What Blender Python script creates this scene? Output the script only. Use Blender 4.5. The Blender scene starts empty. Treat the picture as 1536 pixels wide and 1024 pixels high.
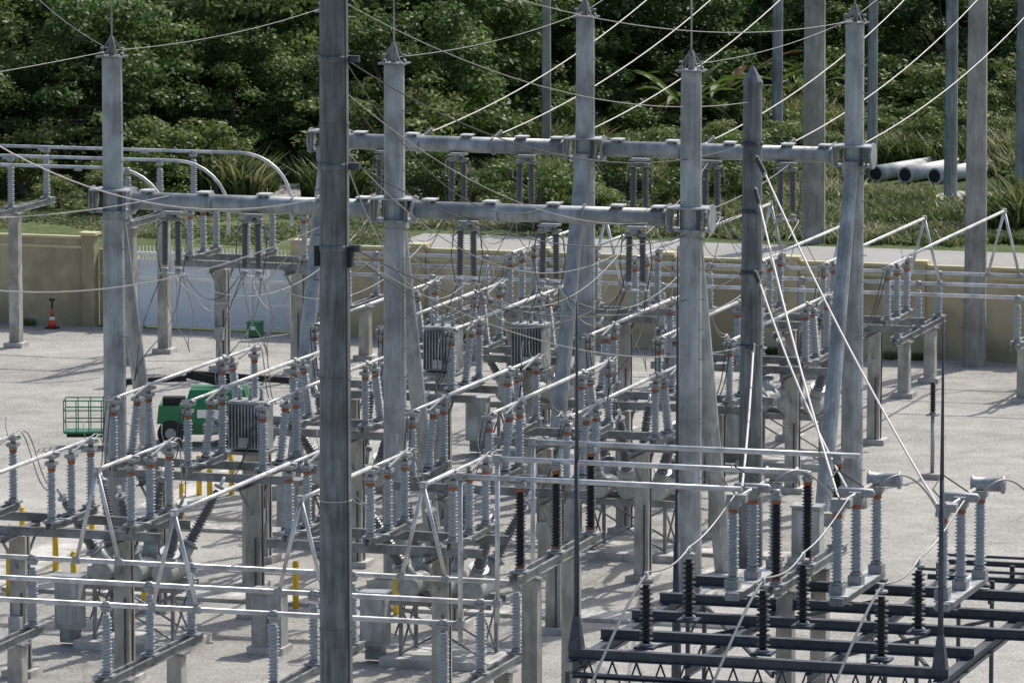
import bpy, math, random
import numpy as np
from mathutils import Vector, Matrix
random.seed(7); rng=np.random.default_rng(11)
scene=bpy.context.scene
# World axes: x = along the gantry beams, y = depth of the yard, z = up (metres)
# ------------------------------------------------------------------ materials
MATS={}
def newmat(name):
    m=bpy.data.materials.new(name); m.use_nodes=True
    nt=m.node_tree; nt.nodes.clear()
    o=nt.nodes.new('ShaderNodeOutputMaterial'); b=nt.nodes.new('ShaderNodeBsdfPrincipled')
    nt.links.new(b.outputs[0],o.inputs[0]); MATS[name]=m
    return m,nt,b,o
def noise(nt,scale,detail=5,vec=None,rough=.6):
    n=nt.nodes.new('ShaderNodeTexNoise'); n.inputs['Scale'].default_value=scale
    n.inputs['Detail'].default_value=detail; n.inputs['Roughness'].default_value=rough
    if vec is not None: nt.links.new(vec,n.inputs['Vector'])
    return n
def ramp(nt,fac,stops):
    r=nt.nodes.new('ShaderNodeValToRGB'); nt.links.new(fac,r.inputs[0])
    e=r.color_ramp.elements
    while len(e)<len(stops): e.new(.5)
    for i,(p,c) in enumerate(stops):
        e[i].position=p; e[i].color=(*c,1)
    return r
def pos(nt,scale=(1,1,1)):
    g=nt.nodes.new('ShaderNodeNewGeometry'); m=nt.nodes.new('ShaderNodeMapping')
    m.inputs['Scale'].default_value=scale; nt.links.new(g.outputs['Position'],m.inputs[0])
    return m.outputs[0]
def simple(name,c,var=.15,scale=3,rough=.6,metal=0,bump=0,stretch=(1,1,1),spec=.5,big=0):
    m,nt,b,o=newmat(name); v=pos(nt,stretch); n=noise(nt,scale,6,v)
    lo=tuple(x*(1-var) for x in c); hi=tuple(min(1,x*(1+var)) for x in c)
    r=ramp(nt,n.outputs[0],[(.3,lo),(.7,hi)]); out=r.outputs[0]
    if big:
        n3=noise(nt,big,3,pos(nt)); r3=ramp(nt,n3.outputs[0],[(.38,(.64,.63,.61)),(.58,(1,1,1))])
        mx=nt.nodes.new('ShaderNodeMix'); mx.data_type='RGBA'; mx.blend_type='MULTIPLY'; mx.inputs[0].default_value=1
        nt.links.new(out,mx.inputs[6]); nt.links.new(r3.outputs[0],mx.inputs[7]); out=mx.outputs[2]
    nt.links.new(out,b.inputs['Base Color'])
    b.inputs['Roughness'].default_value=rough; b.inputs['Metallic'].default_value=metal
    b.inputs['Specular IOR Level'].default_value=spec
    if bump:
        n2=noise(nt,scale*6,4,v); bp=nt.nodes.new('ShaderNodeBump'); bp.inputs['Strength'].default_value=bump
        bp.inputs['Distance'].default_value=.02
        nt.links.new(n2.outputs[0],bp.inputs['Height']); nt.links.new(bp.outputs[0],b.inputs['Normal'])
    return m
simple('galv',(.38,.41,.43),.25,1.6,.5,.3,stretch=(3,3,.6),big=.8)
simple('galv_pole',(.30,.33,.35),.3,2.2,.55,.3,stretch=(3,3,.35),big=.6)
simple('pole_dark',(.175,.195,.205),.45,2.5,.6,.2,stretch=(3,3,.3),big=.9)
simple('steel',(.25,.262,.27),.3,4,.5,.3,big=1.2)
simple('steel_dark',(.06,.072,.092),.3,4,.5,.35)
simple('alu',(.66,.665,.67),.10,5,.38,.3,big=1.5)
simple('cast',(.33,.34,.345),.25,8,.5,.3)
simple('porcelain',(.39,.42,.44),.14,6,.3)
simple('porcelain_brown',(.13,.13,.135),.2,6,.3)
simple('polymer_black',(.016,.016,.018),.2,6,.4)
simple('orange_cap',(.38,.12,.045),.35,6,.7)
simple('concrete',(.44,.43,.395),.25,2.5,.9,bump=.3,stretch=(2,2,.5),big=.7)
simple('concrete_pad',(.56,.55,.52),.2,1.2,.9,bump=.3,big=1)
simple('concrete_pole',(.34,.335,.315),.25,2.5,.9,stretch=(2,2,.4),big=.5)
simple('wall',(.50,.435,.285),.14,.8,.9,bump=.3,stretch=(1,1,.5),big=.35)
simple('wall_cap',(.56,.50,.30),.12,1,.9)
simple('gate_white',(.70,.75,.80),.06,1.5,.5)
simple('white',(.80,.80,.79),.06,3,.5)
simple('pipe_white',(.62,.63,.62),.12,1,.6,big=.8)
simple('yellow',(.78,.50,.02),.10,4,.5)
simple('green_paint',(.012,.18,.065),.15,4,.35)
simple('rubber',(.02,.02,.02),.2,4,.8)
simple('cone_orange',(.62,.07,.03),.1,4,.5)
simple('wire',(.30,.30,.29),.1,4,.45,.4)
simple('wire_light',(.60,.57,.53),.06,4,.5,.2)
simple('wire_dark',(.05,.05,.05),.1,4,.6)
simple('cabinet',(.39,.415,.41),.1,2,.5,big=1)
simple('bark',(.10,.08,.055),.3,5,.95)

def groundmat(name,stops,s1,s2,s3,mixw=.5,bump=.6,dist=.03,fine=.4):
    m,nt,b,o=newmat(name); v=pos(nt)
    n1=noise(nt,s1,6,v,.65); n2=noise(nt,s2,4,v,.7); n3=noise(nt,s3,3,v,.8)
    a=nt.nodes.new('ShaderNodeMix'); a.inputs[0].default_value=mixw
    nt.links.new(n1.outputs[0],a.inputs[2]); nt.links.new(n2.outputs[0],a.inputs[3])
    a2=nt.nodes.new('ShaderNodeMix'); a2.inputs[0].default_value=fine
    nt.links.new(a.outputs[0],a2.inputs[2]); nt.links.new(n3.outputs[0],a2.inputs[3])
    r=ramp(nt,a2.outputs[0],stops); nt.links.new(r.outputs[0],b.inputs['Base Color'])
    b.inputs['Roughness'].default_value=.95; b.inputs['Specular IOR Level'].default_value=.2
    bp=nt.nodes.new('ShaderNodeBump'); bp.inputs['Strength'].default_value=bump; bp.inputs['Distance'].default_value=dist
    nt.links.new(n3.outputs[0],bp.inputs['Height']); nt.links.new(bp.outputs[0],b.inputs['Normal'])
groundmat('gravel',[(.38,(.18,.173,.155)),(.47,(.325,.315,.29)),(.54,(.42,.408,.375)),(.63,(.57,.555,.515))],.13,.8,9,.45,1,.05,.48)
groundmat('meadow',[(.36,(.02,.032,.01)),(.5,(.05,.08,.02)),(.62,(.11,.13,.045))],.08,.6,4,.5,1,.1)
groundmat('lawn',[(.36,(.04,.07,.018)),(.5,(.08,.115,.035)),(.62,(.22,.21,.13))],.15,1.2,6,.5,1,.06)
groundmat('asphalt',[(.35,(.26,.26,.245)),(.5,(.34,.34,.32)),(.65,(.42,.41,.39))],.2,2,12)
groundmat('dirt',[(.35,(.20,.19,.15)),(.5,(.42,.40,.35)),(.6,(.56,.54,.48))],.5,2,10)

def leafmat(name,stops,transl=.35):
    m,nt,b,o=newmat(name)
    at=nt.nodes.new('ShaderNodeAttribute'); at.attribute_name='tint'
    oi=nt.nodes.new('ShaderNodeObjectInfo')
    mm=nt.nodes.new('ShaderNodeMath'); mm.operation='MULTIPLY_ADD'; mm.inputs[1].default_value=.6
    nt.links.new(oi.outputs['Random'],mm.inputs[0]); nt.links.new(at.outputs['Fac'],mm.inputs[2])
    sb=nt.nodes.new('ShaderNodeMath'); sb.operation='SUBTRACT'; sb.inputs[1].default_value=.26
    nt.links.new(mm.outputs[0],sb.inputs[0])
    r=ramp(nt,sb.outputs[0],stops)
    b.inputs['Roughness'].default_value=.5; b.inputs['Specular IOR Level'].default_value=.35
    nt.links.new(r.outputs[0],b.inputs['Base Color'])
    t=nt.nodes.new('ShaderNodeBsdfTranslucent'); nt.links.new(r.outputs[0],t.inputs[0])
    mx=nt.nodes.new('ShaderNodeMixShader'); mx.inputs[0].default_value=transl
    nt.links.new(b.outputs[0],mx.inputs[1]); nt.links.new(t.outputs[0],mx.inputs[2]); nt.links.new(mx.outputs[0],o.inputs[0])
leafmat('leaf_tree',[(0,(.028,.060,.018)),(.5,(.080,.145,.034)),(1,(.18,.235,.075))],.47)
leafmat('leaf_shrub',[(0,(.045,.085,.018)),(.5,(.11,.17,.038)),(1,(.21,.24,.085))],.45)
leafmat('leaf_grass',[(0,(.035,.06,.018)),(.45,(.105,.15,.042)),(.8,(.21,.23,.095)),(1,(.38,.35,.22))],.42)
simple('dead_leaf',(.26,.15,.07),.3,5,.8)

# ------------------------------------------------------------------ mesh builder
V=Vector
class MB:
    def __init__(s): s.v=[];s.f=[];s.m=[];s.s=[];s.names=[]
    def mi(s,n):
        if n not in s.names: s.names.append(n)
        return s.names.index(n)
    def basis(s,d):
        d=d.normalized(); a=V((0,0,1)) if abs(d.z)<.9 else V((1,0,0))
        x=a.cross(d).normalized(); y=d.cross(x).normalized(); return x,y,d
    def lathe(s,a,b,prof,m='steel',n=10,smooth=True,cap=True):
        a=V(a);b=V(b); x,y,d=s.basis(b-a); k=s.mi(m); base=len(s.v)
        for (t,r) in prof:
            c=a+d*t
            for i in range(n):
                an=2*math.pi*(i+.5)/n; s.v.append(c+x*(r*math.cos(an))+y*(r*math.sin(an)))
        for j in range(len(prof)-1):
            for i in range(n):
                i2=(i+1)%n; q=base+j*n
                s.f.append((q+i,q+i2,q+n+i2,q+n+i)); s.m.append(k); s.s.append(smooth)
        if cap:
            s.f.append(tuple(base+i for i in reversed(range(n)))); s.m.append(k); s.s.append(False)
            q=base+(len(prof)-1)*n
            s.f.append(tuple(q+i for i in range(n))); s.m.append(k); s.s.append(False)
    def cyl(s,a,b,r0,r1=None,m='steel',n=10,smooth=True):
        L=(V(b)-V(a)).length; s.lathe(a,b,[(0,r0),(L,r0 if r1 is None else r1)],m,n,smooth)
    def hexa(s,P,m):
        k=s.mi(m); q=len(s.v); s.v+= [V(p) for p in P]
        for f in ((0,3,2,1),(4,5,6,7),(0,1,5,4),(1,2,6,5),(2,3,7,6),(3,0,4,7)):
            s.f.append(tuple(q+i for i in f)); s.m.append(k); s.s.append(False)
    def box(s,c,sz,m='steel',rz=0,taper=1):
        c=V(c); hx,hy,hz=sz[0]/2,sz[1]/2,sz[2]/2; cs,sn=math.cos(rz),math.sin(rz); P=[]
        for z,t in ((-hz,1),(hz,taper)):
            for (x,y) in ((-hx,-hy),(hx,-hy),(hx,hy),(-hx,hy)):
                x*=t;y*=t; P.append(c+V((x*cs-y*sn,x*sn+y*cs,z)))
        s.hexa(P,m)
    def bar(s,a,b,w,h,m='steel'):
        a=V(a);b=V(b); x,y,d=s.basis(b-a)
        if abs(d.z)<.9:
            x=V((0,0,1)).cross(d).normalized(); y=d.cross(x)
        P=[]
        for c in (a,b):
            P+= [c-x*w/2-y*h/2,c+x*w/2-y*h/2,c+x*w/2+y*h/2,c-x*w/2+y*h/2]
        s.hexa(P,m)
    def ibeam(s,a,b,w,h,m='steel',t=.025):
        a=V(a);b=V(b); up=V((0,0,1))
        s.bar(a+up*(h/2-t/2),b+up*(h/2-t/2),w,t,m); s.bar(a-up*(h/2-t/2),b-up*(h/2-t/2),w,t,m)
        s.bar(a,b,.02,h-2*t,m)
    def channel(s,a,b,w,h,m='steel',t=.02):
        a=V(a);b=V(b); d=(b-a).normalized(); x=V((0,0,1)).cross(d).normalized(); up=V((0,0,1))
        s.bar(a+up*(h/2-t/2),b+up*(h/2-t/2),w,t,m); s.bar(a-up*(h/2-t/2),b-up*(h/2-t/2),w,t,m)
        s.bar(a-x*(w/2-t/2),b-x*(w/2-t/2),t,h-2*t,m)
    def path(s,pts,r,m='wire',n=6):
        pts=[V(p) for p in pts]; k=s.mi(m); base=len(s.v)
        for j,p in enumerate(pts):
            d=(pts[min(j+1,len(pts)-1)]-pts[max(j-1,0)]).normalized()
            a=V((0,0,1)) if abs(d.z)<.97 else V((1,0,0))
            x=a.cross(d).normalized(); y=d.cross(x)
            for i in range(n):
                an=2*math.pi*i/n; s.v.append(p+x*(r*math.cos(an))+y*(r*math.sin(an)))
        for j in range(len(pts)-1):
            for i in range(n):
                i2=(i+1)%n; q=base+j*n
                s.f.append((q+i,q+i2,q+n+i2,q+n+i)); s.m.append(k); s.s.append(True)
    def sag(s,a,b,sg,r=.02,m='wire',n=28,seg=5):
        a=V(a);b=V(b); P=[]
        for i in range(n+1):
            t=i/n; p=a.lerp(b,t); p.z-=4*sg*t*(1-t); P.append(p)
        s.path(P,r,m,seg)
    def bez(s,a,c1,c2,b,r=.02,m='wire',n=14):
        a,c1,c2,b=V(a),V(c1),V(c2),V(b); P=[]
        for i in range(n+1):
            t=i/n;u=1-t; P.append(a*u**3+c1*3*u*u*t+c2*3*u*t*t+b*t**3)
        s.path(P,r,m,6)
    def ins(s,a,b,r=.15,m='porcelain',cap='orange_cap',capa=None,pitch=.085,core=.62,n=12,taper=1):
        a=V(a);b=V(b); d=(b-a); L=d.length; d=d.normalized()
        s.cyl(a,a+d*.07,r*.95,None,'cast',10); s.cyl(b-d*.06,b,r*.85,None,'cast',10)
        if cap: s.cyl(b-d*.15,b-d*.062,r*.78,r*.7,cap,10)
        if capa: s.cyl(a+d*.072,a+d*.15,r*.75,None,capa,10)
        t0=.12; t1=L-.17; k=max(3,int((t1-t0)/pitch)); p=(t1-t0)/k; prof=[(t0-.05,r*core)]
        for i in range(k):
            t=t0+i*p; f=1+(taper-1)*i/k; rr=r*f*(1 if i%2==0 else .9); cr=r*core*f
            prof+=[(t,cr),(t+p*.30,rr),(t+p*.48,rr*.97),(t+p*.62,cr)]
        prof.append((t1+.02,r*core*taper))
        s.lathe(a,b,prof,m,n,True)
    def mesh(s,name):
        me=bpy.data.meshes.new(name); me.from_pydata([tuple(p) for p in s.v],[],s.f)
        for nm in s.names: me.materials.append(MATS[nm])
        me.polygons.foreach_set('material_index',s.m); me.polygons.foreach_set('use_smooth',s.s); me.update(); return me
def put(me,name,loc=(0,0,0),rz=0,sc=(1,1,1),parent=None):
    o=bpy.data.objects.new(name,me); scene.collection.objects.link(o)
    o.location=loc; o.rotation_euler=(0,0,rz); o.scale=sc
    if parent: o.parent=parent
    return o
def build(mb,name,loc=(0,0,0),rz=0): return put(mb.mesh(name),name,loc,rz)
def empty(name):
    o=bpy.data.objects.new(name,None); scene.collection.objects.link(o); return o
# "east/north" frame of the surroundings (turned 17 degrees from the yard grid)
cs,sn=math.cos(math.radians(17)),math.sin(math.radians(17))
CX,CY=54.51,-166.12
def en(E,Nn): return (CX+E*cs-Nn*sn, CY+E*sn+Nn*cs)

# ------------------------------------------------------------------ ground
def sheet(name,x0,x1,y0,y1,z,mat):
    b=MB(); k=b.mi(mat); b.v=[V((x0,y0,z)),V((x1,y0,z)),V((x1,y1,z)),V((x0,y1,z))]; b.f=[(0,1,2,3)]; b.m=[k]; b.s=[False]
    return build(b,name)
sheet('ground',-2500,2500,-1500,3500,0,'meadow')
sheet('gravel_yard',-90,90,-140,58,.006,'gravel')
sheet('lawn',-160,160,58.6,106,.005,'lawn')
sheet('road',-30,160,88,96,.012,'asphalt')
def patch(name,cx,cy,rx,ry,mat,z):
    b=MB(); k=b.mi(mat); n=26
    for i in range(n):
        a=2*math.pi*i/n; q=random.uniform(.7,1.15); b.v.append(V((cx+rx*q*math.cos(a),cy+ry*q*math.sin(a),z)))
    b.f=[tuple(range(n))]; b.m=[k]; b.s=[False]; build(b,name)
DIRT=[(-38,115,7.5,5.5),(-5,119,7,6),(-50,110,5,3.5),(-27,109,4,2.5)]
for (x,y,a,c) in DIRT: patch('dirt_patch',x,y,a,c,'dirt',.014)
def trench(x0,x1,y0,y1):
    b=MB(); L=max(x1-x0,y1-y0); n=int(L/1.0)
    for i in range(n):
        if x1-x0>y1-y0:
            w=(x1-x0)/n; b.box((x0+w*(i+.5),(y0+y1)/2,.06),(w-.02,y1-y0,.12),'concrete_pad')
        else:
            w=(y1-y0)/n; b.box(((x0+x1)/2,y0+w*(i+.5),.06),(x1-x0,w-.02,.12),'concrete_pad')
    build(b,'cable_trench')
trench(-13.2,-11.6,-16,24); trench(-11.5,12,-3.6,-2.2); trench(-11.5,10,8.8,9.8)

# ------------------------------------------------------------------ gantries
def gantry(y0,lean,leg_side):
    b=MB(); H=16.1; zb=11.7; xs=[-9.1,0,9.3]
    for x in xs:
        b.box((x,y0,.2),(1.4,1.4,.4),'concrete_pad'); b.box((x,y0,.43),(1,1,.06),'galv')
        b.cyl((x,y0,.4),(x,y0,H),.37,.31,'galv',12,False)
        for z in (5.6,11.1): b.cyl((x,y0,z),(x,y0,z+.03),.37,None,'galv',12,False)
        z=1.2
        while z<H-.5: # step bolts
            b.bar((x+.3,y0-.1,z),(x+.5,y0-.16,z),.025,.025,'steel'); z+=.9
        yl=y0+lean*4.0
        b.box((x,yl,.2),(1.2,1.2,.4),'concrete_pad')
        b.cyl((x,yl,.3),(x,y0+lean*.35,zb-.35),.27,.23,'galv',12,False)
        b.box((x,y0+lean*.3,zb-.4),(.5,.7,.5),'galv')
        for dz in (-.33,.33): b.box((x,y0,zb+dz),(1.25,1.0,.05),'galv')
        for dx in (-.5,.5):
            for dy in (-.4,.4): b.box((x+dx,y0+dy,zb),(.06,.1,.6),'steel')
            b.cyl((x+dx*1.25,y0,zb),(x+dx*1.35,y0,zb),.44,None,'galv',12,False)
        for k in range(4): b.box((x-.45+.3*k,y0-.53,zb-.33),(.06,.04,.09),'steel')
        b.box((x,y0,H+.02),(.8,.8,.05),'steel'); 
        for dx,dy in ((-.3,-.3),(.3,-.3),(.3,.3),(-.3,.3)): b.bar((x+dx,y0+dy,H+.05),(x+dx*.1,y0+dy*.1,H+.62),.04,.04,'steel')
        b.box((x,y0,H+.25),(.16,.16,.4),'steel'); b.cyl((x,y0,H+.4),(x,y0,H+4.5),.035,.015,'galv',6)
        for s in (-1,1): b.ins((x+s*.32,y0,H-.02),(x+s*.32,y0,H+.3),.07,'porcelain',None,pitch=.06)
    for i in range(2):
        xa,xb=xs[i]+.66,xs[i+1]-.66
        b.cyl((xa,y0,zb),(xb,y0,zb),.27,None,'galv',16)
        for t in (0,.33,.67,1):
            x=xa+(xb-xa)*t; b.cyl((x-.03,y0,zb),(x+.03,y0,zb),.34,None,'galv',12,False)
        for t in (.06,.3,.55,.8,.96):
            x=xa+(xb-xa)*t; b.box((x,y0,zb+.33),(.4,.5,.05),'alu'); b.box((x,y0,zb+.28),(.08,.3,.08),'steel')
    return b
def hang(b,x,y,z):
    b.box((x,y,z-.34),(.6,.5,.06),'galv'); b.box((x,y,z-.44),(.2,.5,.16),'steel'); b.box((x,y,z-.5),(.7,.3,.06),'steel')
    for dx in (-.2,.2):
        b.ins((x+dx,y,z-.52),(x+dx*1.1,y+.1*dx,z-2.1),.13,'porcelain_brown',None,pitch=.075)
        b.box((x+dx*1.1,y,z-2.16),(.16,.2,.1),'cast')
    b.bar((x-.42,y,z-2.22),(x+.42,y,z-2.22),.1,.06,'alu')
    for s in (-1,1): b.path([(x+s*.36,y,z-2.2),(x+s*.5,y,z-1.4),(x+s*.45,y,z-.8),(x+s*.1,y,z-.4)],.015,'wire_dark',4)
    b.bar((x-.42,y,z-.55),(x-.46,y,z-1.1),.03,.03,'steel'); b.bar((x+.42,y,z-.55),(x+.46,y,z-1.1),.03,.03,'steel')
HF=(-7.2,-4.6,2.3,4.9,7.6); HB=(-7.1,-4.5,-2.1,1.9,4.4,7.0)
g=gantry(0,1,1)
for x in HF: hang(g,x,0,11.7)
build(g,'steel_gantry')
g=gantry(20.6,-1,1)
for x in HB: hang(g,x,20.6,11.7)
build(g,'steel_gantry')

# ------------------------------------------------------------------ disconnect switch (3 phase, on stand)
def switch(vee=False,flip=1):
    b=MB(); zt=4.45
    for x in (-1.55,1.55):
        b.box((x,0,.1),(.9,.9,.2),'concrete_pad'); b.box((x,0,2.05),(.46,.46,3.9),'concrete',taper=.9)
        b.ibeam((x,-1.5,4.1),(x,1.5,4.1),.22,.2,'steel')
        b.bar((x,-1.3,3.98),(x,-.25,3.1),.06,.06,'steel'); b.bar((x,1.3,3.98),(x,.25,3.1),.06,.06,'steel')
        b.box((x+.1,-.245,1.3),(.04,.03,2.2),'steel_dark'); b.path([(x+.24,0,.1),(x+.25,0,2),(x+.3,-.2,4)],.025,'wire_dark',5)
    for y in (-1.2,1.2): b.channel((-3.1,y,4.325),(3.1,y,4.325),.12,.25,'steel')
    b.cyl((-2.9,-.9,4.35),(2.9,-.9,4.35),.03,None,'galv',6)
    b.box((-1.55,-.4,1.5),(.35,.3,.5),'cabinet'); b.cyl((-1.75,-.3,1.7),(-1.75,-.3,4.35),.025,None,'galv',6)
    for x in (-2.35,0,2.35):
        b.channel((x-.12,-1.75,zt+.1),(x-.12,1.75,zt+.1),.07,.2,'steel'); b.channel((x+.12,1.75,zt+.1),(x+.12,-1.75,zt+.1),.07,.2,'steel')
        Z0=zt+.2; Z1=6.25
        for k,y in enumerate((-1.5,0,1.5)):
            b.box((x,y,Z0+.03),(.42,.36,.06),'cast')
            yt=y
            if vee and k==1: yt=y+.55*flip
            b.ins((x,y,Z0+.06),(x,yt,Z1),.15,'porcelain','orange_cap')
            b.box((x,yt,Z1+.06),(.3,.3,.1),'cast'); b.cyl((x,yt,Z1+.11),(x,yt,Z1+.26),.07,.09,'cast',8)
        b.cyl((x-.18,-1.5,Z1+.33),(x+.25,-1.5,Z1+.33),.06,None,'cast',8)
        b.box((x,-1.5,Z1+.26),(.34,.42,.09),'cast'); b.box((x,1.5,Z1+.26),(.34,.42,.09),'cast')
        b.cyl((x,1.5,Z1+.3),(x,1.5,Z1+.36),.2,.17,'cast',12)
        b.cyl((x,-1.7,Z1+.33),(x,1.55,Z1+.33),.045,None,'alu',8)
        b.bar((x+.1,-.2,Z1+.18),(x+.1,1.3,Z1+.42),.05,.05,'cast')
        b.path([(x-.12,1.4,Z1+.35),(x-.22,1.5,Z1+.6),(x-.3,1.75,Z1+.8)],.012,'wire',4)
        b.cyl((x-.35,-.9,Z0+.0),(x+.35,-.9,Z0+.0),.04,None,'cast',8)
        b.bar((x+.2,-.9,Z0),(x+.2,.3,Z0+.02),.05,.03,'cast')
    return b.mesh('disconnect_switch')
SW=switch(False); SV=switch(True,1); SV2=switch(True,-1)
UL,UR=-4.1,5.2
ROWS=[('A',-16.5,SW),('B',-5.6,SV),('C',3.9,SV2),('D',12.7,SV),('E',22.6,SV2),('F',34.5,SW)]
for uc in (UL,UR):
    for nm,v,me in ROWS: put(me,'disconnect_switch',(uc,v,0))
put(SW,'disconnect_switch',(-20.8,46.5,0))

# ------------------------------------------------------------------ circuit breaker
def breaker():
    b=MB()
    b.box((0,0,.12),(3.4,2.4,.24),'concrete_pad')
    for x in (-1.2,1.2):
        for y in (-.7,.7):
            b.bar((x,y,.24),(x,y,1.7),.1,.1,'steel')
        for s in (-1,1): b.bar((x,-.7*s,.3),(x,.7*s,1.65),.05,.05,'steel')
    for y in (-.7,.7):
        for s in (-1,1): b.bar((-1.2*s,y,.3),(1.2*s,y,1.65),.05,.05,'steel')
        b.channel((-1.5,y,1.8),(1.5,y,1.8),.1,.2,'steel')
    for k in (-1,0,1):
        x=k*.95
        b.lathe((x,-.95,2.25),(x,.95,2.25),[(0,.12),(.03,.3),(.12,.34),(.2,.3),(1.7,.3),(1.78,.34),(1.87,.3),(1.9,.12)],'cabinet',14)
        b.box((x,0,1.94),(.2,1.2,.08),'steel')
        for s in (-1,1):
            d=V((k*.42,s*.5,1)).normalized(); p=V((x,s*.55,2.4))
            b.cyl(p,p+d*.55,.24,.22,'cabinet',12)
            b.cyl(p+d*.55,p+d*.6,.3,None,'cast',12)
            b.ins(p+d*.6,p+d*2.5,.19,'porcelain_brown' ,None,pitch=.085,taper=.75)
            b.cyl(p+d*2.5,p+d*2.8,.05,None,'alu',8)
    b.box((-2.0,-.6,1.25),(.75,.55,1.5),'cabinet'); b.box((-2.0,-.6,2.03),(.85,.65,.05),'galv'); b.box((-2.0,-.885,1.3),(.6,.02,1.3),'galv')
    b.box((-2.0,-.6,.3),(.5,.4,.4),'steel')
    b.path([(-2,-.4,.9),(-1.6,0,.7),(-1.2,0,1.9),(0,0,1.85)],.03,'wire_dark',5)
    return b.mesh('circuit_breaker')
BR=breaker()
BV=[-11,8.4,28.6]
for uc in (UL,UR):
    for v in BV: put(BR,'circuit_breaker',(uc,v,0))

# ------------------------------------------------------------------ jumpers and rigid tubes of each bay
def jumpers(uc,v0,vb,v1,name='jumper_cable'):
    b=MB()
    for k in (-1,0,1):
        x=uc+2.35*k
        for (vs,s) in ((v0,-1),(v1,1)):
            d=V((k*.42,s*.5,1)).normalized(); tip=V((uc+k*.95,vb+s*.55,2.4))+d*2.8
            a=V((x,vs,6.62))
            for off in (0,.14):
                b.bez(a+V((off,0,0)),a+V((off+.1,-s*1.2,.45)),tip+V((k*.3+off,s*1.2,.2-1.0*random.random())),tip+V((off*.4,0,0)),.018,'wire_dark' if s>0 else 'wire')
    build(b,name)
for uc in (UL,UR):
    jumpers(uc,-15,-11,-7.1); jumpers(uc,5.4,8.4,11.2); jumpers(uc,24.1,28.6,33)
def tube(b,a,c,r=.06,m='alu'):
    b.cyl(a,c,r,None,m,10); 
def aframe(b,x,y,z1,z0,w=.62):
    for s in (-1,1): b.cyl((x,y,z1),(x+s*w,y,z0),.055,None,'alu',8)
    b.box((x,y,z1),(.16,.22,.18),'cast')
    for s in (-1,1): b.box((x+s*w,y,z0),(.2,.16,.18),'cast')
zt=6.6; zl=4.1
T=[-27.0,-23.8,-20.6]; TF=[45.5,49.0,52.5]
for uc in (UL,UR):
    b=MB()
    for k in (-1,0,1):
        x=uc+2.35*k
        tube(b,(x,-18,zt),(x,T[k+1]-.15,zt)); aframe(b,x,T[k+1],zt,zl)
        tube(b,(x,-4.2,zt),(x,2.5,zt)); tube(b,(x,14.1,zt),(x,21.2,zt))
        for y in (-4.2,2.5,14.1,21.2): b.cyl((x,y-.12,zt),(x,y+.12,zt),.1,None,'cast',8)
        tube(b,(x,35.9,zt),(x,TF[k+1]+.15,zt)); aframe(b,x,TF[k+1],zt,zl)
    build(b,'bus_connection_tubes')
b=MB()
for i,v in enumerate(T): tube(b,(-40,v,zl),(10.6,v,zl),.07)
for i,v in enumerate(T):
    b.box((10.6,v,zl),(.2,.2,.2),'cast'); b.cyl((10.6,v,zl-.5),(10.6,v,7.9),.065,None,'alu',10); tube(b,(10.6,v,7.9),(18.0+ (0,.9,1.5)[i],v,7.9),.07)
    b.box((10.6,v,7.9),(.2,.2,.2),'cast')
build(b,'rigid_bus')
b=MB()
for v in TF: tube(b,(-19,v,zl),(45,v,zl),.07)
build(b,'rigid_bus')
b=MB()
for i,v in enumerate((46.8,50.4,54.3)):
    xe=-22.2-1.3*(2-i)
    P=[(-60,v,7.8),(xe-2.2,v,7.8)]
    for j in range(9):
        a=j/8*math.pi/2; P.append((xe-2.2+2.2*math.sin(a)*1.0,v,7.8-2.0*(1-math.cos(a))))
    P.append((xe,v,4.9)); b.path(P,.07,'alu',10)
    for xx in (-33,-28.5): b.box((xx,v,7.72),(.25,.2,.12),'cast')
build(b,'rigid_bus')
def support(ys,zbeam,zi,cols,insm='porcelain',capa=None,zbase=0):
    b=MB()
    y0,y1=min(ys)-.6,max(ys)+.6
    b.channel((-.14,y0,zbeam-.12),(-.14,y1,zbeam-.12),.08,.24,'steel'); b.channel((.14,y1,zbeam-.12),(.14,y0,zbeam-.12),.08,.24,'steel')
    for y in ys:
        b.box((0,y,zbeam+.03),(.46,.4,.06),'cast'); b.ins((0,y,zbeam+.06),(0,y,zi-.12),.155,insm,'orange_cap' if insm!='porcelain' or capa else None,capa)
        b.box((0,y,zi-.09),(.26,.22,.08),'cast'); b.cyl((-.09,y,zi),(.09,y,zi),.1,None,'cast',10)
    for y in cols:
        b.box((0,y,.1),(.8,.8,.2),'concrete_pad'); b.box((0,y,zbeam/2-.07),(.44,.44,zbeam-.34),'concrete',taper=.92)
        b.box((0,y,zbeam-.28),(.6,.6,.05),'steel')
    return b.mesh('bus_support')
S1=support([0,3.2,6.4],2.2,zl,[1.2,5.2])
for x in (-12.85,-8.25,-3.65,.95,5.55,10.15): put(S1,'bus_support',(x,T[0],0))
S2=support([0,3.2,6.4],5.5,7.85,[1.0,4.6],'polymer_black','orange_cap')
put(S2,'bus_support',(12.2,T[0],0)); put(S2,'bus_support',(18.9,T[0],0))
S3=support([0,3.5,7.0],2.4,zl,[1.2,5.6])
for x in (-18,-13.4,-8.8,-4.2,.4,5.0,9.6,14.2,18.8): put(S3,'bus_support',(x,TF[0],0))
S4=support([0,3.6,7.5],5.7,7.75,[0.2,4.0])
for x in (-32.8,-26.4): put(S4,'bus_support',(x,46.8,0))

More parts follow.
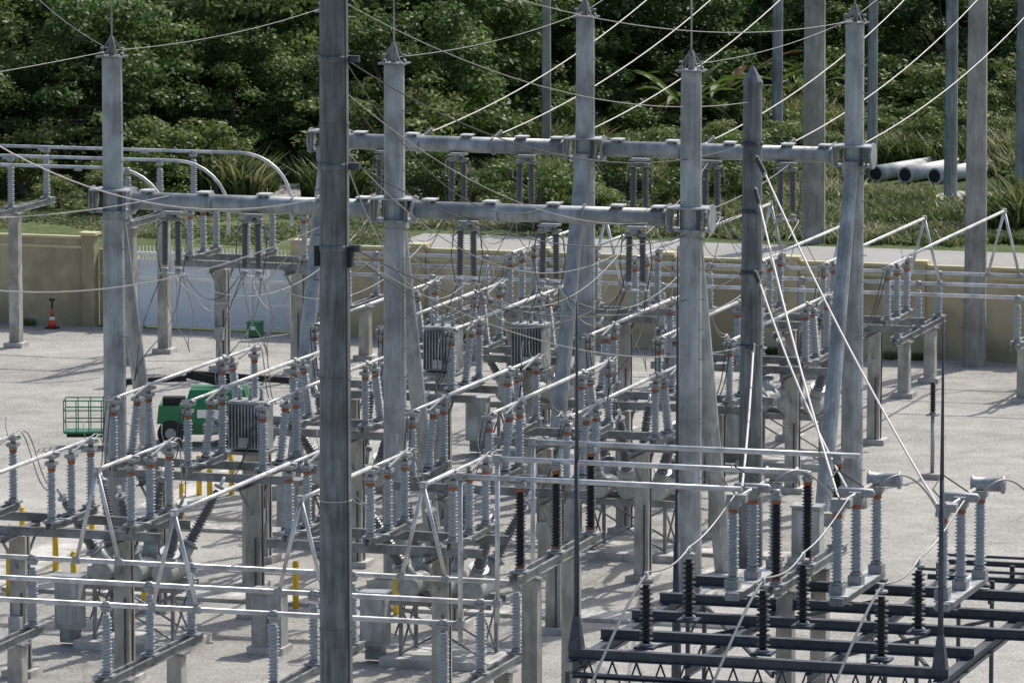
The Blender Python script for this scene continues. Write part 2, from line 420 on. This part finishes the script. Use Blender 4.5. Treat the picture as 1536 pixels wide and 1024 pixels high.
def ribbed():
    b=MB()
    b.box((0,0,.1),(.9,.9,.2),'concrete_pad'); b.box((0,0,2.2),(.46,.46,4.0),'concrete',taper=.9); b.box((0,0,4.25),(1.3,1.1,.1),'steel')
    b.box((0,0,5.05),(1.08,.8,1.4),'cabinet')
    for i in range(11): b.box((-.52+i*.104,0,5.05),(.03,1.1,1.3),'cabinet')
    b.box((0,0,5.79),(1.15,.95,.08),'cabinet'); b.box((0,-.6,4.6),(.3,.1,.3),'cabinet')
    for x in (-.35,0,.35): b.ins((x,0,5.83),(x,0,6.35),.08,'porcelain',None,pitch=.07)
    b.path([(.35,0,6.35),(.9,.2,6.7),(1.6,.6,6.3),(2.2,1,6.6)],.02,'wire',5)
    return b.mesh('voltage_transformer')
R=ribbed()
for p in ((-4.3,-1.0,0),(-4.2,18,0),(-1.6,19.6,0)): put(R,'voltage_transformer',p)

def arrester():
    b=MB(); b.box((0,0,.1),(.7,.7,.2),'concrete_pad'); b.cyl((0,0,.2),(0,0,2.2),.07,None,'galv',8); b.box((0,0,2.22),(.4,.4,.05),'steel')
    b.ins((0,0,2.25),(0,0,3.5),.12,'polymer_black',None); b.cyl((0,0,3.5),(0,0,3.62),.04,None,'alu',6); return b.mesh('surge_arrester')
A=arrester()
put(A,'surge_arrester',(10.6,27,0))

# ------------------------------------------------------------------ poles
def pole(name,x,y,h,r0,r1,mat,tip=False,n=12,extra=None):
    b=MB(); b.cyl((0,0,0),(0,0,h),r0,r1,mat,n,False)
    if tip: b.cyl((0,0,h),(0,0,h+.12),r1*1.12,None,mat,n,False); b.lathe((0,0,h+.12),(0,0,h+.62),[(0,r1*1.1),(.5,.02)],mat,n,False)
    k=5
    while k<h-1:
        rr=r0+(r1-r0)*k/h; b.cyl((0,0,k),(0,0,k+.05),rr+.02,None,mat,n,False); k+=6.2
    z=1.5
    while z<h-.6:
        b.bar((-(r1-.05),0,z),(-(r0+.12),0,z),.025,.025,'steel_dark'); z+=.55*2
    if extra: extra(b)
    return build(b,name,(x,y,0))
def ex500(b):
    for z in (14.4,16.4,19): b.box((.25,0,z),(.8,.12,.16),'steel_dark'); b.cyl((0,0,z-.08),(0,0,z+.08),.39,None,'pole_dark',12)
    b.box((-.42,-.05,14.2),(.12,.2,.5),'rubber'); b.box((.42,-.05,14.2),(.12,.2,.5),'rubber')
    b.path([(.36,-.2,25),(.37,-.22,12),(.42,-.22,0)],.02,'wire_dark',4)
    b.cyl((0,0,8.2),(0,0,8.22),.405,None,'wire_light',12)
pole('steel_pole',9.46,-33.5,25,.42,.33,'pole_dark',False,12,ex500)
def ex1127(b):
    for z in (13.3,11.2,9.3,7.0):
        b.cyl((0,0,z-.06),(0,0,z+.06),.36,None,'steel_dark',12); b.box((.25,-.3,z),(.1,.3,.12),'steel_dark')
pole('steel_pole',9.28,7.3,15.1,.39,.29,'pole_dark',True,12,ex1127)
pole('concrete_pole',5.6,56.3,17,.46,.36,'concrete_pole')
pole('concrete_pole',-11.2,97.3,17,.56,.46,'concrete_pole')
pole('utility_pole',-30.5,118,15,.24,.2,'concrete_pole')
pole('utility_pole',-22.4,134,15,.3,.26,'galv_pole')
pole('utility_pole',-15.5,127,15,.27,.23,'galv_pole')
pole('utility_pole',-9,116.7,16,.34,.28,'galv_pole')
pole('utility_pole',-3.9,109.8,16,.36,.3,'galv_pole')

def mast(x,y,z0,z1):
    b=MB(); b.cyl((0,0,z0),(0,0,z0+(z1-z0)*.5),.07,.055,'steel_dark',8); b.cyl((0,0,z0+(z1-z0)*.5),(0,0,z1),.05,.02,'steel_dark',8)
    if z0<1: b.box((0,0,.1),(.8,.8,.2),'concrete_pad'); b.lathe((0,0,.2),(0,0,5.3),[(0,.16),(5.1,.09)],'steel_dark',10)
    build(b,'lightning_mast',(x,y,0))

# ------------------------------------------------------------------ foreground dark steel rack
b=MB(); zr=5.0; D='steel_dark'
X0,X1=15.8,24.75
for y in (-34.2,-31.4,-28.6,-26.0,-23.2):
    xe=X1 if y<-30 else 28.5
    b.ibeam((X0-.2,y,zr-.13),(xe+.2,y,zr-.13),.24,.26,D)
for x in (X0,X1): b.ibeam((x,-34.5,zr-.42),(x,-22.9,zr-.42),.24,.3,D)
for x in (18.6,21.6): b.ibeam((x,-34.5,zr-.40),(x,-22.9,zr-.40),.14,.24,D)
for x in (X0,20.6,X1):
    for y in (-34.2,-23.2):
        b.bar((x-.22,y,.1),(x-.22,y,zr-.57),.1,.1,D); b.bar((x+.22,y,.1),(x+.22,y,zr-.57),.1,.1,D)
        for k in range(4):
            z=.3+k*1.0; b.bar((x-.22,y,z),(x+.22,y,z+1.0),.05,.05,D)
        b.box((x,y,.1),(.9,.8,.2),'concrete_pad')
for k in range(15):
    xa=X0+.6*k; b.bar((xa,-34.2,3.9),(xa+.3,-34.2,4.72),.04,.04,D); b.bar((xa+.3,-34.2,4.72),(xa+.6,-34.2,3.9),.04,.04,D)
b.ibeam((X0,-34.2,3.82),(X1,-34.2,3.82),.16,.14,D); b.ibeam((X0,-34.5,4.4),(X1,-34.5,4.4),.3,.1,D)
for (xa,xb) in ((X0,20.6),(20.6,X1)):
    b.bar((xa,-33.9,4.6),(xb,-23.4,4.6),.08,.08,D); b.bar((xb,-33.9,4.52),(xa,-23.4,4.52),.08,.08,D)
for x,y in ((X0,-34.2),(X1,-34.2)):
    b.lathe((x,y,zr),(x,y,zr+.8),[(0,.24),(.8,.1)],D,4,False)
for x in (17.4,20.3,23.2):
    for y in (-33.7,-29.8):
        b.box((x,y,zr+.03),(.5,.5,.06),D); b.ins((x,y,zr+.06),(x,y,zr+1.7),.18,'polymer_black',None,pitch=.12,core=.5)
        b.cyl((x,y,zr+1.7),(x,y,zr+1.86),.05,None,'alu',8)
    b.bez((x,-33.7,zr+1.85),(x+.05,-32,zr+1.6),(x,-30.8,zr+1.6),(x,-29.8,zr+1.85),.025,'wire')
    b.bez((x,-29.8,zr+1.85),(x+.1,-28.3,zr+1.9),(x+.3,-27.5,zr+2.5),(x+.4,-26.6,zr+2.8),.025,'wire')
    b.bez((x,-33.7,zr+1.8),(x-.3,-35,zr+1.2),(x-.9,-38.5,zr-2.2),(x-1.4,-41,zr-4.9),.04,'wire')
for x in (25.9,27.9):
    for y in (-28.6,-26.0): b.ins((x,y,zr+.02),(x,y,zr+1.7),.17,'polymer_black',None,pitch=.12,core=.5)
for x in (28.5,): 
    for y in (-28.6,-23.2): b.bar((x,y,.1),(x,y,zr+2.6),.14,.14,D)
    b.ibeam((x,-29,zr-.42),(x,-22.9,zr-.42),.2,.3,D)
build(b,'steel_rack_structure')
mast(X0,-34.2,zr+.7,zr+8.4); mast(X1,-34.2,zr+.7,zr+8.3); mast(14.45,-20.2,.1,zr+8.2)
b=MB()
for y in (-19.5,-17,-14.5): b.ibeam((20.5,y,4.2),(33,y,4.2),.12,.14,D)
for x in (20.8,22.8,24.8,26.8,28.8,30.5):
    b.bar((x,-19.8,4.08),(x,-14.2,4.08),.1,.1,D)
    for y in (-19.5,-14.5): b.bar((x,y,0),(x,y,4.02),.1,.1,D)
    for y in (-19.5,-17,-14.5): b.cyl((x,y,4.28),(x,y,4.6),.07,None,'polymer_black',8)
for y in (-18.2,-15.8): b.cyl((20.5,y,4.6),(33,y,4.6),.04,None,D,6)
build(b,'steel_rack_structure')

def msw():
    b=MB(); z=5.06
    b.box((0,-1.7,z+.13),(.34,4.6,.2),'galv'); b.box((0,-1.7,z+.245),(.5,4.3,.025),'alu')
    for y in (-3.6,.2): b.box((0,y,z+.01),(.6,.25,.06),D)
    Z0=z+.26; Z1=z+2.35
    for (dx,y) in ((-.1,-3.5),(.0,-1.9),(.1,-.1)):
        b.box((dx,y,Z0+.12),(.36,.36,.22),'cast'); b.ins((dx,y,Z0+.23),(dx,y,Z1),.165,'porcelain','orange_cap'); b.box((dx,y,Z1+.06),(.34,.34,.12),'cast')
    b.cyl((0,-3.6,Z1+.22),(0,.1,Z1+.22),.05,None,'alu',8)
    b.lathe((-.15,-.1,Z1+.32),(.75,-.1,Z1+.32),[(0,.12),(.02,.22),(.06,.22),(.08,.18),(.78,.18),(.8,.23),(.86,.23),(.9,.1)],'cast',12)
    b.lathe((-.5,-1.9,Z1+.24),(.5,-1.9,Z1+.24),[(0,.06),(.03,.12),(.9,.12),(.97,.05)],'cast',10)
    b.box((0,-3.5,Z1+.22),(.5,.3,.2),'cast'); b.box((0,-1.9,Z1+.18),(.3,.5,.2),'cast')
    b.path([(0,-3.6,Z1+.3),(-.3,-3.8,Z1+.7),(-.2,-3.2,Z1+1.0),(.2,-2,Z1+.4)],.02,'wire_dark',5)
    b.bez((.5,-1.9,Z1+.3),(1.0,-1.5,Z1+1.1),(1.4,-.5,Z1+.4),(1.6,.5,Z1-.6),.025,'wire')
    return b.mesh('motorised_disconnect_switch')
M=msw()
for x in (17.8,20.5,23.2): put(M,'motorised_disconnect_switch',(x,-23.2,0))

# ------------------------------------------------------------------ conductors
def wire(a,b_,sg,r=.02,m='wire',name='overhead_conductor'):
    b=MB(); b.sag(a,b_,sg,r,m); return build(b,name)
P1=(9.28,7.3)
wire((-6,-31,20.8),(9.1,-33.4,15.6),2.3,.018,'wire_light'); wire((-9,-32,15.6),(9.1,-33.4,14.9),2.3,.018,'wire_light')
wire((-14,-20,16),(-9.1,0,16.3),.2,.012); wire((-16,8,18.5),(-9.1,0,16.3),.3,.012)
wire((9.5,-33.2,20.4),(P1[0],P1[1]-.3,14.6),1.0,.014,'wire'); wire((9.6,-33.2,19.0),(P1[0]-.1,P1[1]-.4,13.3),1.4,.018,'wire_dark')
wire((9.6,-33.2,16.6),(P1[0]-.1,P1[1]-.4,11.2),1.6,.018,'wire_dark'); wire((9.6,-33.2,14.5),(P1[0]-.1,P1[1]-.4,9.3),1.6,.018,'wire_dark')
wire((9.6,-33.2,14.3),(P1[0]-.1,P1[1]-.4,7.0),1.2,.016,'wire')
wire((9.6,-33.2,18.2),(7.2,20.3,11.4),2.6,.015,'wire'); wire((9.6,-33.2,16.8),(4.4,20.3,11.4),3.4,.015,'wire'); wire((9.6,-33.2,14.4),(7.5,-.3,9.6),1.6,.016,'wire_dark')
# additional slack conductors across the yard
wire((9.2,-33.3,22.3),(-16,30,19),2.0,.012,'wire'); wire((9.6,-33.2,22.0),(9.3,20.6,16.2),1.2,.014,'wire')
wire((9.6,-33.2,19.0),(4.9,0,11.95),1.5,.016,'wire_dark'); wire((9.6,-33.2,16.6),(2.3,0,9.6),1.7,.016,'wire')
wire((9.2,-33.3,17.0),(-4.6,-.2,9.6),2.4,.015,'wire'); wire((9.2,-33.3,15.8),(-7.2,-.2,9.6),1.8,.015,'wire')
wire((-18,-12,13.2),(-7.2,-.2,11.9),.9,.015,'wire_light')
b=MB()
for L_,y in ((HF,0),(HB,20.6)):
    for i in range(len(L_)-1):
        if L_[i+1]-L_[i]<3.5:
            b.sag((L_[i]+.42,y,9.48),(L_[i+1]-.42,y,9.48),.75,.014,'wire_dark',14); b.sag((L_[i]+.3,y+.1,9.48),(L_[i+1]-.3,y+.3,9.48),1.15,.014,'wire',14)
build(b,'jumper_cable')
for x in (-9.1,0,9.3): wire((x,0,16.3),(x,20.6,16.3),.25,.012)
for x,e in ((-9.1,-9),(0,0),(9.3,9)): wire((x,20.6,16.3),(e,80,27),1,.012)
for x in (-6,-3.5,-.8,4.0,6.8,9.2):
    wire((x,21.2,11.9),(x,82,22.5),2.2,.022,'wire_light')
    b=MB(); b.ins((x,20.9,11.75),(x,22.3,12.0),.09,'porcelain_brown',None,pitch=.08); build(b,'strain_insulator')
for x in HF:
    wire((x,.2,9.5),(x-.1,20.3,9.5),1.7,.016)
    for dx in (-.3,.3):
        b=MB(); b.bez((x+dx,0,9.5),(x+dx*2.5,-1.5,7.4),(x+.3,-3.4,8.0),(x+.3,-4.1,6.7),.016,'wire_dark')
        b.bez((x+dx,0,9.5),(x+dx*2,1.5,7.2),(x-.4,2,7.8),(x-.4,2.6,6.7),.014,'wire'); build(b,'jumper_cable')
for x in HB:
    for dx in (-.3,.3):
        b=MB(); b.bez((x+dx,20.6,9.5),(x+dx*3,18.5,7.0),(x+.2,15.5,8.6),(x+.3,14.2,6.8),.015,'wire_dark')
        b.bez((x+dx,20.6,9.5),(x+dx*3,21.5,7.6),(x+.5,23,7.9),(x+.5,23.8,6.8),.015,'wire'); build(b,'jumper_cable')
def lead(z,t):
    a=V((P1[0]+.2,P1[1]-.45,z)); t=V(t); d=(t-a); c=a+d.normalized()*2.6
    b=MB(); b.cyl(a,a+d.normalized()*.5,.03,None,'steel_dark',6)
    b.ins(a+d.normalized()*.5,c,.085,'polymer_black',None,pitch=.09); b.sag(c,t,.35,.034,'wire_light',24,6); build(b,'down_lead_conductor')
lead(13.0,(23.0,-26.7,7.6)); lead(12.0,(20.5,-26.7,7.5)); lead(9.4,(20.0,-24.1,7.6)); lead(7.1,(17.9,-26.6,7.9))

# ------------------------------------------------------------------ perimeter wall and gate
WY=58.0
def wallseg(x0,x1,h=3.65,pil=5.2):
    b=MB(); n=max(1,round((x1-x0)/pil)); w=(x1-x0)/n
    for i in range(n):
        a=x0+w*i; c=a+w/2
        b.box((c,WY+.1,h/2),(w-.56,.2,h),'wall'); b.box((c,WY+.1,h+.05),(w-.56,.3,.1),'wall_cap')
        b.box((c,WY-.02,h-.35),(w-.6,.05,.12),'wall_cap'); b.box((c,WY-.02,.18),(w-.6,.05,.36),'wall')
    for i in range(n+1):
        a=x0+w*i; b.box((a,WY+.1,h/2+.08),(.55,.5,h+.16),'wall'); b.box((a,WY+.1,h+.22),(.75,.7,.12),'wall_cap')
    return b
build(wallseg(-75,-32.4),'perimeter_wall'); build(wallseg(-23.2,50),'perimeter_wall')
b=MB(); b.box((-31.4,WY+.5,1.6),(1.4,.2,3.2),'wall'); b.box((-31.4,WY+.38,2.2),(1.4,.05,.1),'wall_cap'); b.box((-30.6,WY+.3,1.65),(.2,.6,3.3),'white'); build(b,'gate_pier')
b=MB()
gx0,gx1=-30.4,-23.7
for z in (.12,2.05,3.1): b.bar((gx0,WY+.3,z),(gx1,WY+.3,z),.1,.12,'white')
n=4; w=(gx1-gx0)/n
for i in range(n+1): b.box((gx0+w*i,WY+.3,1.6),(.12,.14,3.1),'white')
for i in range(n): b.box((gx0+w*(i+.5),WY+.32,1.08),(w-.12,.03,1.8),'gate_white')
b.box(((gx0+gx1)/2,WY+.335,2.5),(gx1-gx0-.1,.02,.75),'gate_white')
k=gx0+.12
while k<gx1: b.box((k,WY+.3,2.95),(.04,.04,.9),'white'); k+=.16
b.cyl((gx0+.3,WY+.3,.06),(gx0+.3,WY+.36,.06),.06,None,'rubber',10)
build(b,'sliding_gate')
b=MB()
for x in (-24.4,-23.2): b.box((x,WY-.4,1.6),(.1,.1,3.2),'white')
for z in (1.2,2.2,3.15): b.bar((-24.35,WY-.4,z),(-23.25,WY-.4,z),.06,.06,'white')
build(b,'gate_guide_frame')

# ------------------------------------------------------------------ small things
def bollard():
    b=MB(); b.cyl((0,0,0),(0,0,1.42),.095,None,'yellow',12); b.lathe((0,0,1.42),(0,0,1.49),[(0,.095),(.05,.06),(.07,.01)],'yellow',12); b.cyl((0,0,0),(0,0,.03),.2,None,'concrete_pad',12); return b.mesh('yellow_bollard')
Bo=bollard()
for p in ((-10.4,9.4),(-12.0,15.4),(-11.2,16.4),(-10.9,18.4),(-13.5,3.2),(-11.3,3.6),(-10.9,-4.4),(-8.8,-4.4),(-1.8,-4.1),(1.4,-4.2),(-25.8,56.6),(-10.6,12.6),(-11,6),(-10.1,7.6),(-11.2,.2),(-6.6,-4.2)): put(Bo,'yellow_bollard',(*p,0))
b=MB(); b.box((0,0,.03),(.5,.5,.06),'rubber'); b.lathe((0,0,.06),(0,0,.36),[(0,.19),(.3,.13)],'cone_orange',14); b.lathe((0,0,.36),(0,0,.5),[(0,.13),(.14,.10)],'white',14); b.lathe((0,0,.5),(0,0,.85),[(0,.10),(.35,.03)],'cone_orange',14); b.cyl((0,0,.85),(0,0,1.2),.04,None,'rubber',8); b.box((0,0,1.2),(.25,.05,.1),'rubber')
build(b,'traffic_cone',(-33.6,56.8,0))
b=MB(); b.box((0,0,.33),(.55,.5,.56),'green_paint'); b.box((0,0,.63),(.6,.55,.05),'green_paint'); b.box((0,-.26,.4),(.2,.02,.15),'white')
for x in (-.2,.2): b.cyl((x,-.2,.06),(x,.2,.06),.06,None,'rubber',10)
build(b,'green_storage_box',(-24.6,56.6,0))
b=MB(); b.box((0,0,.1),(1.1,.9,.2),'concrete_pad'); b.box((0,0,1.0),(.9,.6,1.6),'cabinet'); b.box((0,0,1.83),(1.0,.7,.06),'galv'); b.box((-.2,-.31,1.0),(.4,.02,1.4),'galv'); b.box((.22,-.31,1.0),(.4,.02,1.4),'galv'); b.box((.06,-.33,1.0),(.03,.03,.2),'rubber')
Cb=b.mesh('control_cabinet')
for p in ((10.8,8.6,0),(-.2,-11,0)): put(Cb,'control_cabinet',p)
# boom lift
b=MB(); G='green_paint'
for x in (-1.1,1.1):
    for y in (-.85,.85): b.cyl((x,y-.16,.48),(x,y+.16,.48),.48,None,'rubber',18); b.cyl((x,y-.18,.48),(x,y+.18,.48),.2,None,'cast',12)
b.box((0,0,.6),(2.9,1.3,.4),G); b.box((.1,0,1.15),(3.4,1.9,.65),G,taper=.96); b.box((.55,0,1.75),(2.3,1.8,.55),G,taper=.85)
b.box((-1.0,-.5,1.6),(.8,.5,.3),'rubber'); b.box((.3,-.98,1.2),(.9,.03,.3),'white'); b.box((1.2,-.975,1.2),(.5,.03,.35),'rubber')
b.bar((1.2,.2,2.05),(-.6,.2,2.5),.28,.3,'rubber'); b.bar((-.6,.2,2.5),(4.4,.6,2.1),.2,.22,'rubber')
b.bar((-.6,.0,2.35),(-2.7,-.6,2.3),.18,.2,'rubber'); b.bar((-2.7,-.6,2.3),(-3.2,-.7,.9),.14,.16,'rubber')
bx,by,bz=-4.0,-.8,.55
b.box((bx,by,bz),(1.8,.95,.08),G); b.box((bx,by,bz-.12),(1.6,.8,.1),'rubber')
for z in (.4,.8,1.15):
    for s in (-1,1): b.bar((bx-.9,by+s*.46,bz+z),(bx+.9,by+s*.46,bz+z),.04,.04,G); b.bar((bx+s*.9,by-.46,bz+z),(bx+s*.9,by+.46,bz+z),.04,.04,G)
for i in range(5):
    for s in (-1,1): b.bar((bx-.9+.45*i,by+s*.46,bz),(bx-.9+.45*i,by+s*.46,bz+1.15),.035,.035,G)
b.box((bx+.85,by,bz+.75),(.5,.8,.7),'rubber')
build(b,'boom_lift',(-16.3,27.6,0),.29)
# pipes beyond wall
b=MB()
for i in range(3):
    x=i*1.55; L=5.0+.6*(i%2); y=-.5*i
    b.cyl((x,y,.44),(x+2.6,y+L,.44),.43,None,'pipe_white',18); b.cyl((x-.012,y-.026,.44),(x+.01,y+.02,.44),.34,None,'rubber',16)  # black disc on the solid end stands in for the shaded hollow bore
px,py=en(18.9,300); build(b,'concrete_pipes',(px,py,0),math.radians(10))
PIPE=(px+2.5,py+3)

# ------------------------------------------------------------------ vegetation
def leafmesh(name,P,N,S,tint,mat,aspect=.6,extra=None):
    n=len(P); N=N/np.linalg.norm(N,axis=1)[:,None]
    A=rng.normal(size=(n,3)); Tn=np.cross(N,A); Tn/=np.linalg.norm(Tn,axis=1)[:,None]; B=np.cross(N,Tn)
    S=S[:,None]; Q=np.stack([P-Tn*S,P-B*S*aspect,P+Tn*S,P+B*S*aspect],1).reshape(-1,3)
    F=np.arange(n*4).reshape(-1,4); verts=Q.tolist(); faces=F.tolist(); mi=[0]*n; tn=np.repeat(tint,4)
    mats=[mat]
    if extra:
        off=len(verts); verts+= [tuple(p) for p in extra.v]; faces+= [tuple(off+i for i in f) for f in extra.f]; mi+=[1]*len(extra.f); mats.append('bark')
        tn=np.concatenate([tn,np.zeros(len(extra.v))])
    me=bpy.data.meshes.new(name); me.from_pydata(verts,[],faces)
    for m in mats: me.materials.append(MATS[m])
    me.polygons.foreach_set('material_index',mi)
    at=me.attributes.new('tint','FLOAT','POINT'); at.data.foreach_set('value',tn.astype(np.float32)); me.update(); return me
def tree(i,H=9.5,R=4.2,nl=10000,mat='leaf_tree',ls=.165,low=.06,ncl=46,cr=(.6,1.0)):
    cl=[]
    for k in range(ncl):
        z=H*(low+(1-low)*rng.random()**.75); f=math.sqrt(max(.05,1-((z/H-.42)/.62)**2)); a=rng.random()*2*math.pi
        rr=R*f*(.45+.55*rng.random()**.5)*(1+.2*math.sin(3*a+i)); cl.append((rr*math.cos(a),rr*math.sin(a),z,(cr[0]+cr[1]*rng.random()),rng.random()))
    cl=np.array(cl); w=cl[:,3]**2; idx=rng.choice(len(cl),nl,p=w/w.sum())
    d=rng.normal(size=(nl,3)); d[:,2]=np.where(d[:,2]<-.3,-d[:,2]*.6,d[:,2]); d/=np.linalg.norm(d,axis=1)[:,None]; rad=cl[idx,3]*(.62+.5*rng.random(nl))
    sq=np.array([1.1,1.1,.8]); P=cl[idx,:3]+d*rad[:,None]*sq; P[:,2]=np.maximum(P[:,2],.1)
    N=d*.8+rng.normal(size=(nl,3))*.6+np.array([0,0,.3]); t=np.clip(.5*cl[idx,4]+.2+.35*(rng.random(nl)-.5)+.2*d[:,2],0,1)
    e=MB()
    e.cyl((0,0,-.1),(0.2,0,H*.55),.24,.12,'bark',8)
    for k in range(9):
        c=cl[rng.integers(len(cl))]; z0=H*(.12+.4*rng.random()); e.cyl((.1,0,z0),(c[0]*.9,c[1]*.9,max(c[2],z0+.2)),.09,.03,'bark',5)
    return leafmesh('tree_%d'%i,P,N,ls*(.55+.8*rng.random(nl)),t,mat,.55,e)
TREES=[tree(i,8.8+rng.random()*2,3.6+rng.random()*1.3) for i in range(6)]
SHR=[tree(10+i,2.2+.8*i,1.6+.35*i,2600,'leaf_shrub',.12,.02,20,(.35,.5)) for i in range(3)]
def grass(i,n=380,R=1.9,h=(.5,1.25),w0=.035):
    vs=[];fs=[];tn=[]
    for k in range(n):
        a=rng.random()*6.283; r=R*math.sqrt(rng.random()); x,y=r*math.cos(a),r*math.sin(a); H=h[0]+(h[1]-h[0])*rng.random(); a2=rng.random()*6.283; w=w0+w0*rng.random()
        dx,dy=math.cos(a2)*w,math.sin(a2)*w; b2=rng.random()*6.283; L=H*(.15+.45*rng.random()); lx,ly=math.cos(b2)*L,math.sin(b2)*L
        q=len(vs); vs+=[(x-dx,y-dy,0),(x+dx,y+dy,0),(x+dx*.8+lx*.35,y+dy*.8+ly*.35,H*.6),(x-dx*.8+lx*.35,y-dy*.8+ly*.35,H*.6),(x+lx,y+ly,H*.93)]
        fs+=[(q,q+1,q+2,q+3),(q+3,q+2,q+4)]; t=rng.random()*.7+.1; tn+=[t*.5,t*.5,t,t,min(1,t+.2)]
    me=bpy.data.meshes.new('grass_%d'%i); me.from_pydata(vs,[],fs); me.materials.append(MATS['leaf_grass'])
    at=me.attributes.new('tint','FLOAT','POINT'); at.data.foreach_set('value',np.array(tn,dtype=np.float32)); me.update(); return me
GR=[grass(i) for i in range(3)]; REED=[grass(5+i,260,1.3,(1.4,2.8),.05) for i in range(2)]
def edge(E):   # distance north of the forest edge
    pts=[(-90,288),(-25,297),(-6,302),(0,312),(8,322),(16,332),(26,336),(90,340)]
    for (a,b_),(c,d) in zip(pts,pts[1:]):
        if E<=c: return b_+(d-b_)*(E-a)/(c-a)
    return 340
fr=empty('forest_trees')
for row in range(5):
    E=-44+rng.random()*4
    while E<46:
        Nn=edge(E)+row*8.5+rng.random()*5; x,y=en(E,Nn); s=.8+.45*rng.random()+ (.12*row if row<4 else .4)
        if row==0: s*=.8
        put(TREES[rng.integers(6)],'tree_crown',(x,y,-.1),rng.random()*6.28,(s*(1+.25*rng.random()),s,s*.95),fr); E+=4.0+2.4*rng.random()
sh=empty('shrubs')
for k in range(240):
    E=-34+70*rng.random(); e=edge(E); Nn=e-44*rng.random()**1.1
    if E<-2 and Nn<e-6 and rng.random()<.6: continue
    x,y=en(E,Nn)
    if y<98.5 or (abs(x-PIPE[0])<6 and y<PIPE[1]+4 and y>PIPE[1]-18): continue
    s=.35+.65*rng.random()**1.5
    if Nn>e-8: s+=.4
    put(SHR[rng.integers(3)],'shrub_crown',(x,y,-.05),rng.random()*6.28,(s*1.25,s*1.25,s),sh)
gr=empty('tall_grass'); cnt=0
while cnt<1100:
    E=-38+76*rng.random(); Nn=264+76*rng.random()
    if Nn>edge(E)+3: continue
    x,y=en(E,Nn)
    lawn=y<108 and x<-30
    if y<(99 if x>-31 else 90): continue
    if any(((x-a)/c)**2+((y-b_)/d)**2<1 for a,b_,c,d in DIRT): continue
    if any(((x-a)/(c*.8))**2+((y+4-b_)/(d+2))**2<1 for a,b_,c,d in DIRT) and rng.random()<.8: continue
    if abs(x-PIPE[0])<5 and PIPE[1]-9<y<PIPE[1]+3: continue
    if lawn and rng.random()<.6: continue
    dens=math.sin(x*.23+1.3)*math.sin(y*.19+x*.07)
    s=(.5+.35*rng.random())*.45 if lawn else .5+.5*rng.random()+.35*dens
    if y<104: s*=.5
    if (not lawn) and y>104 and dens>.25 and rng.random()<.6: me=REED[rng.integers(2)]; s=.6+.5*rng.random()
    else: me=GR[rng.integers(3)]
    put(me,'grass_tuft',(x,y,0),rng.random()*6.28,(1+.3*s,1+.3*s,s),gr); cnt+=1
# a few weeds along the inside of the wall
wd=empty('weeds')
for x in (3.2,1.9,2.6,-3,10.5,-35,-37.5,-16): put(GR[0],'weed_tuft',(x,57.5,0),x,(.25,.15,.3),wd)
def banana(dead=False):
    b=MB(); 
    b.cyl((0,0,0),(0,0,1.6),.16,.1,'bark',8); n=13
    for i in range(n):
        a=2*math.pi*i/n+random.random()*.4; Lf=2.2+random.random()*1.2; up=1.2+random.random()*1.0; w=.2; m='dead_leaf' if (dead and i%5==0) else 'leaf_shrub'; k=b.mi(m); q=len(b.v); ns=7
        for j in range(ns+1):
            t=j/ns; r=Lf*t*.8; z=1.5+up*1.6*t-2.2*t*t*(1.1 if i%2 else .7); ww=w*math.sin(math.pi*min(1,t*.9+.08))
            c=V((math.cos(a)*r,math.sin(a)*r,z)); p=V((-math.sin(a),math.cos(a),0))*ww
            b.v+= [c-p+V((0,0,.08)),c,c+p+V((0,0,.08))]
        for j in range(ns):
            for u in (0,1): b.f.append((q+3*j+u,q+3*j+u+1,q+3*j+u+4,q+3*j+u+3)); b.m.append(k); b.s.append(False)
    me=b.mesh('banana_plant'); at=me.attributes.new('tint','FLOAT','POINT'); at.data.foreach_set('value',np.array([random.uniform(.1,.5) for _ in b.v],dtype=np.float32)); return me
BN=[banana(),banana(True)]
for k,(E,Nn,s) in enumerate(((9.5,319,1.3),(12,322,1.6),(14,325,1.2),(10.8,323,1.4),(16.5,328,1.1),(7.5,318,1.0))):
    x,y=en(E,Nn); put(BN[k%2],'banana_plant',(x,y,0),k*1.3,(s,s,s))

# ------------------------------------------------------------------ light, sky, camera
az=math.radians(20); el=math.radians(50)
S=V((math.sin(az)*math.cos(el),math.cos(az)*math.cos(el),math.sin(el)))
L=bpy.data.lights.new('sun','SUN'); L.energy=3.9; L.angle=math.radians(.7); L.color=(1,.955,.88)
lo=bpy.data.objects.new('sun',L); scene.collection.objects.link(lo); lo.rotation_euler=S.to_track_quat('Z','Y').to_euler()
w=bpy.data.worlds.new('World'); scene.world=w; w.use_nodes=True; nt=w.node_tree
sky=nt.nodes.new('ShaderNodeTexSky'); sky.sky_type='NISHITA'; sky.sun_disc=False; sky.sun_elevation=el; sky.sun_rotation=az
sky.air_density=1.0; sky.dust_density=3.0
bg=nt.nodes['Background']; nt.links.new(sky.outputs[0],bg.inputs[0]); bg.inputs[1].default_value=.15
cam=bpy.data.cameras.new('camera'); co=bpy.data.objects.new('camera',cam); scene.collection.objects.link(co)
cam.sensor_width=36; cam.lens=8700/1536*36; cam.clip_start=1; cam.clip_end=5000
co.location=(CX,CY,30); co.rotation_euler=(math.radians(90-7.284),0,math.radians(17)); scene.camera=co
scene.view_settings.view_transform='Standard'; scene.view_settings.look='None'; scene.view_settings.exposure=0
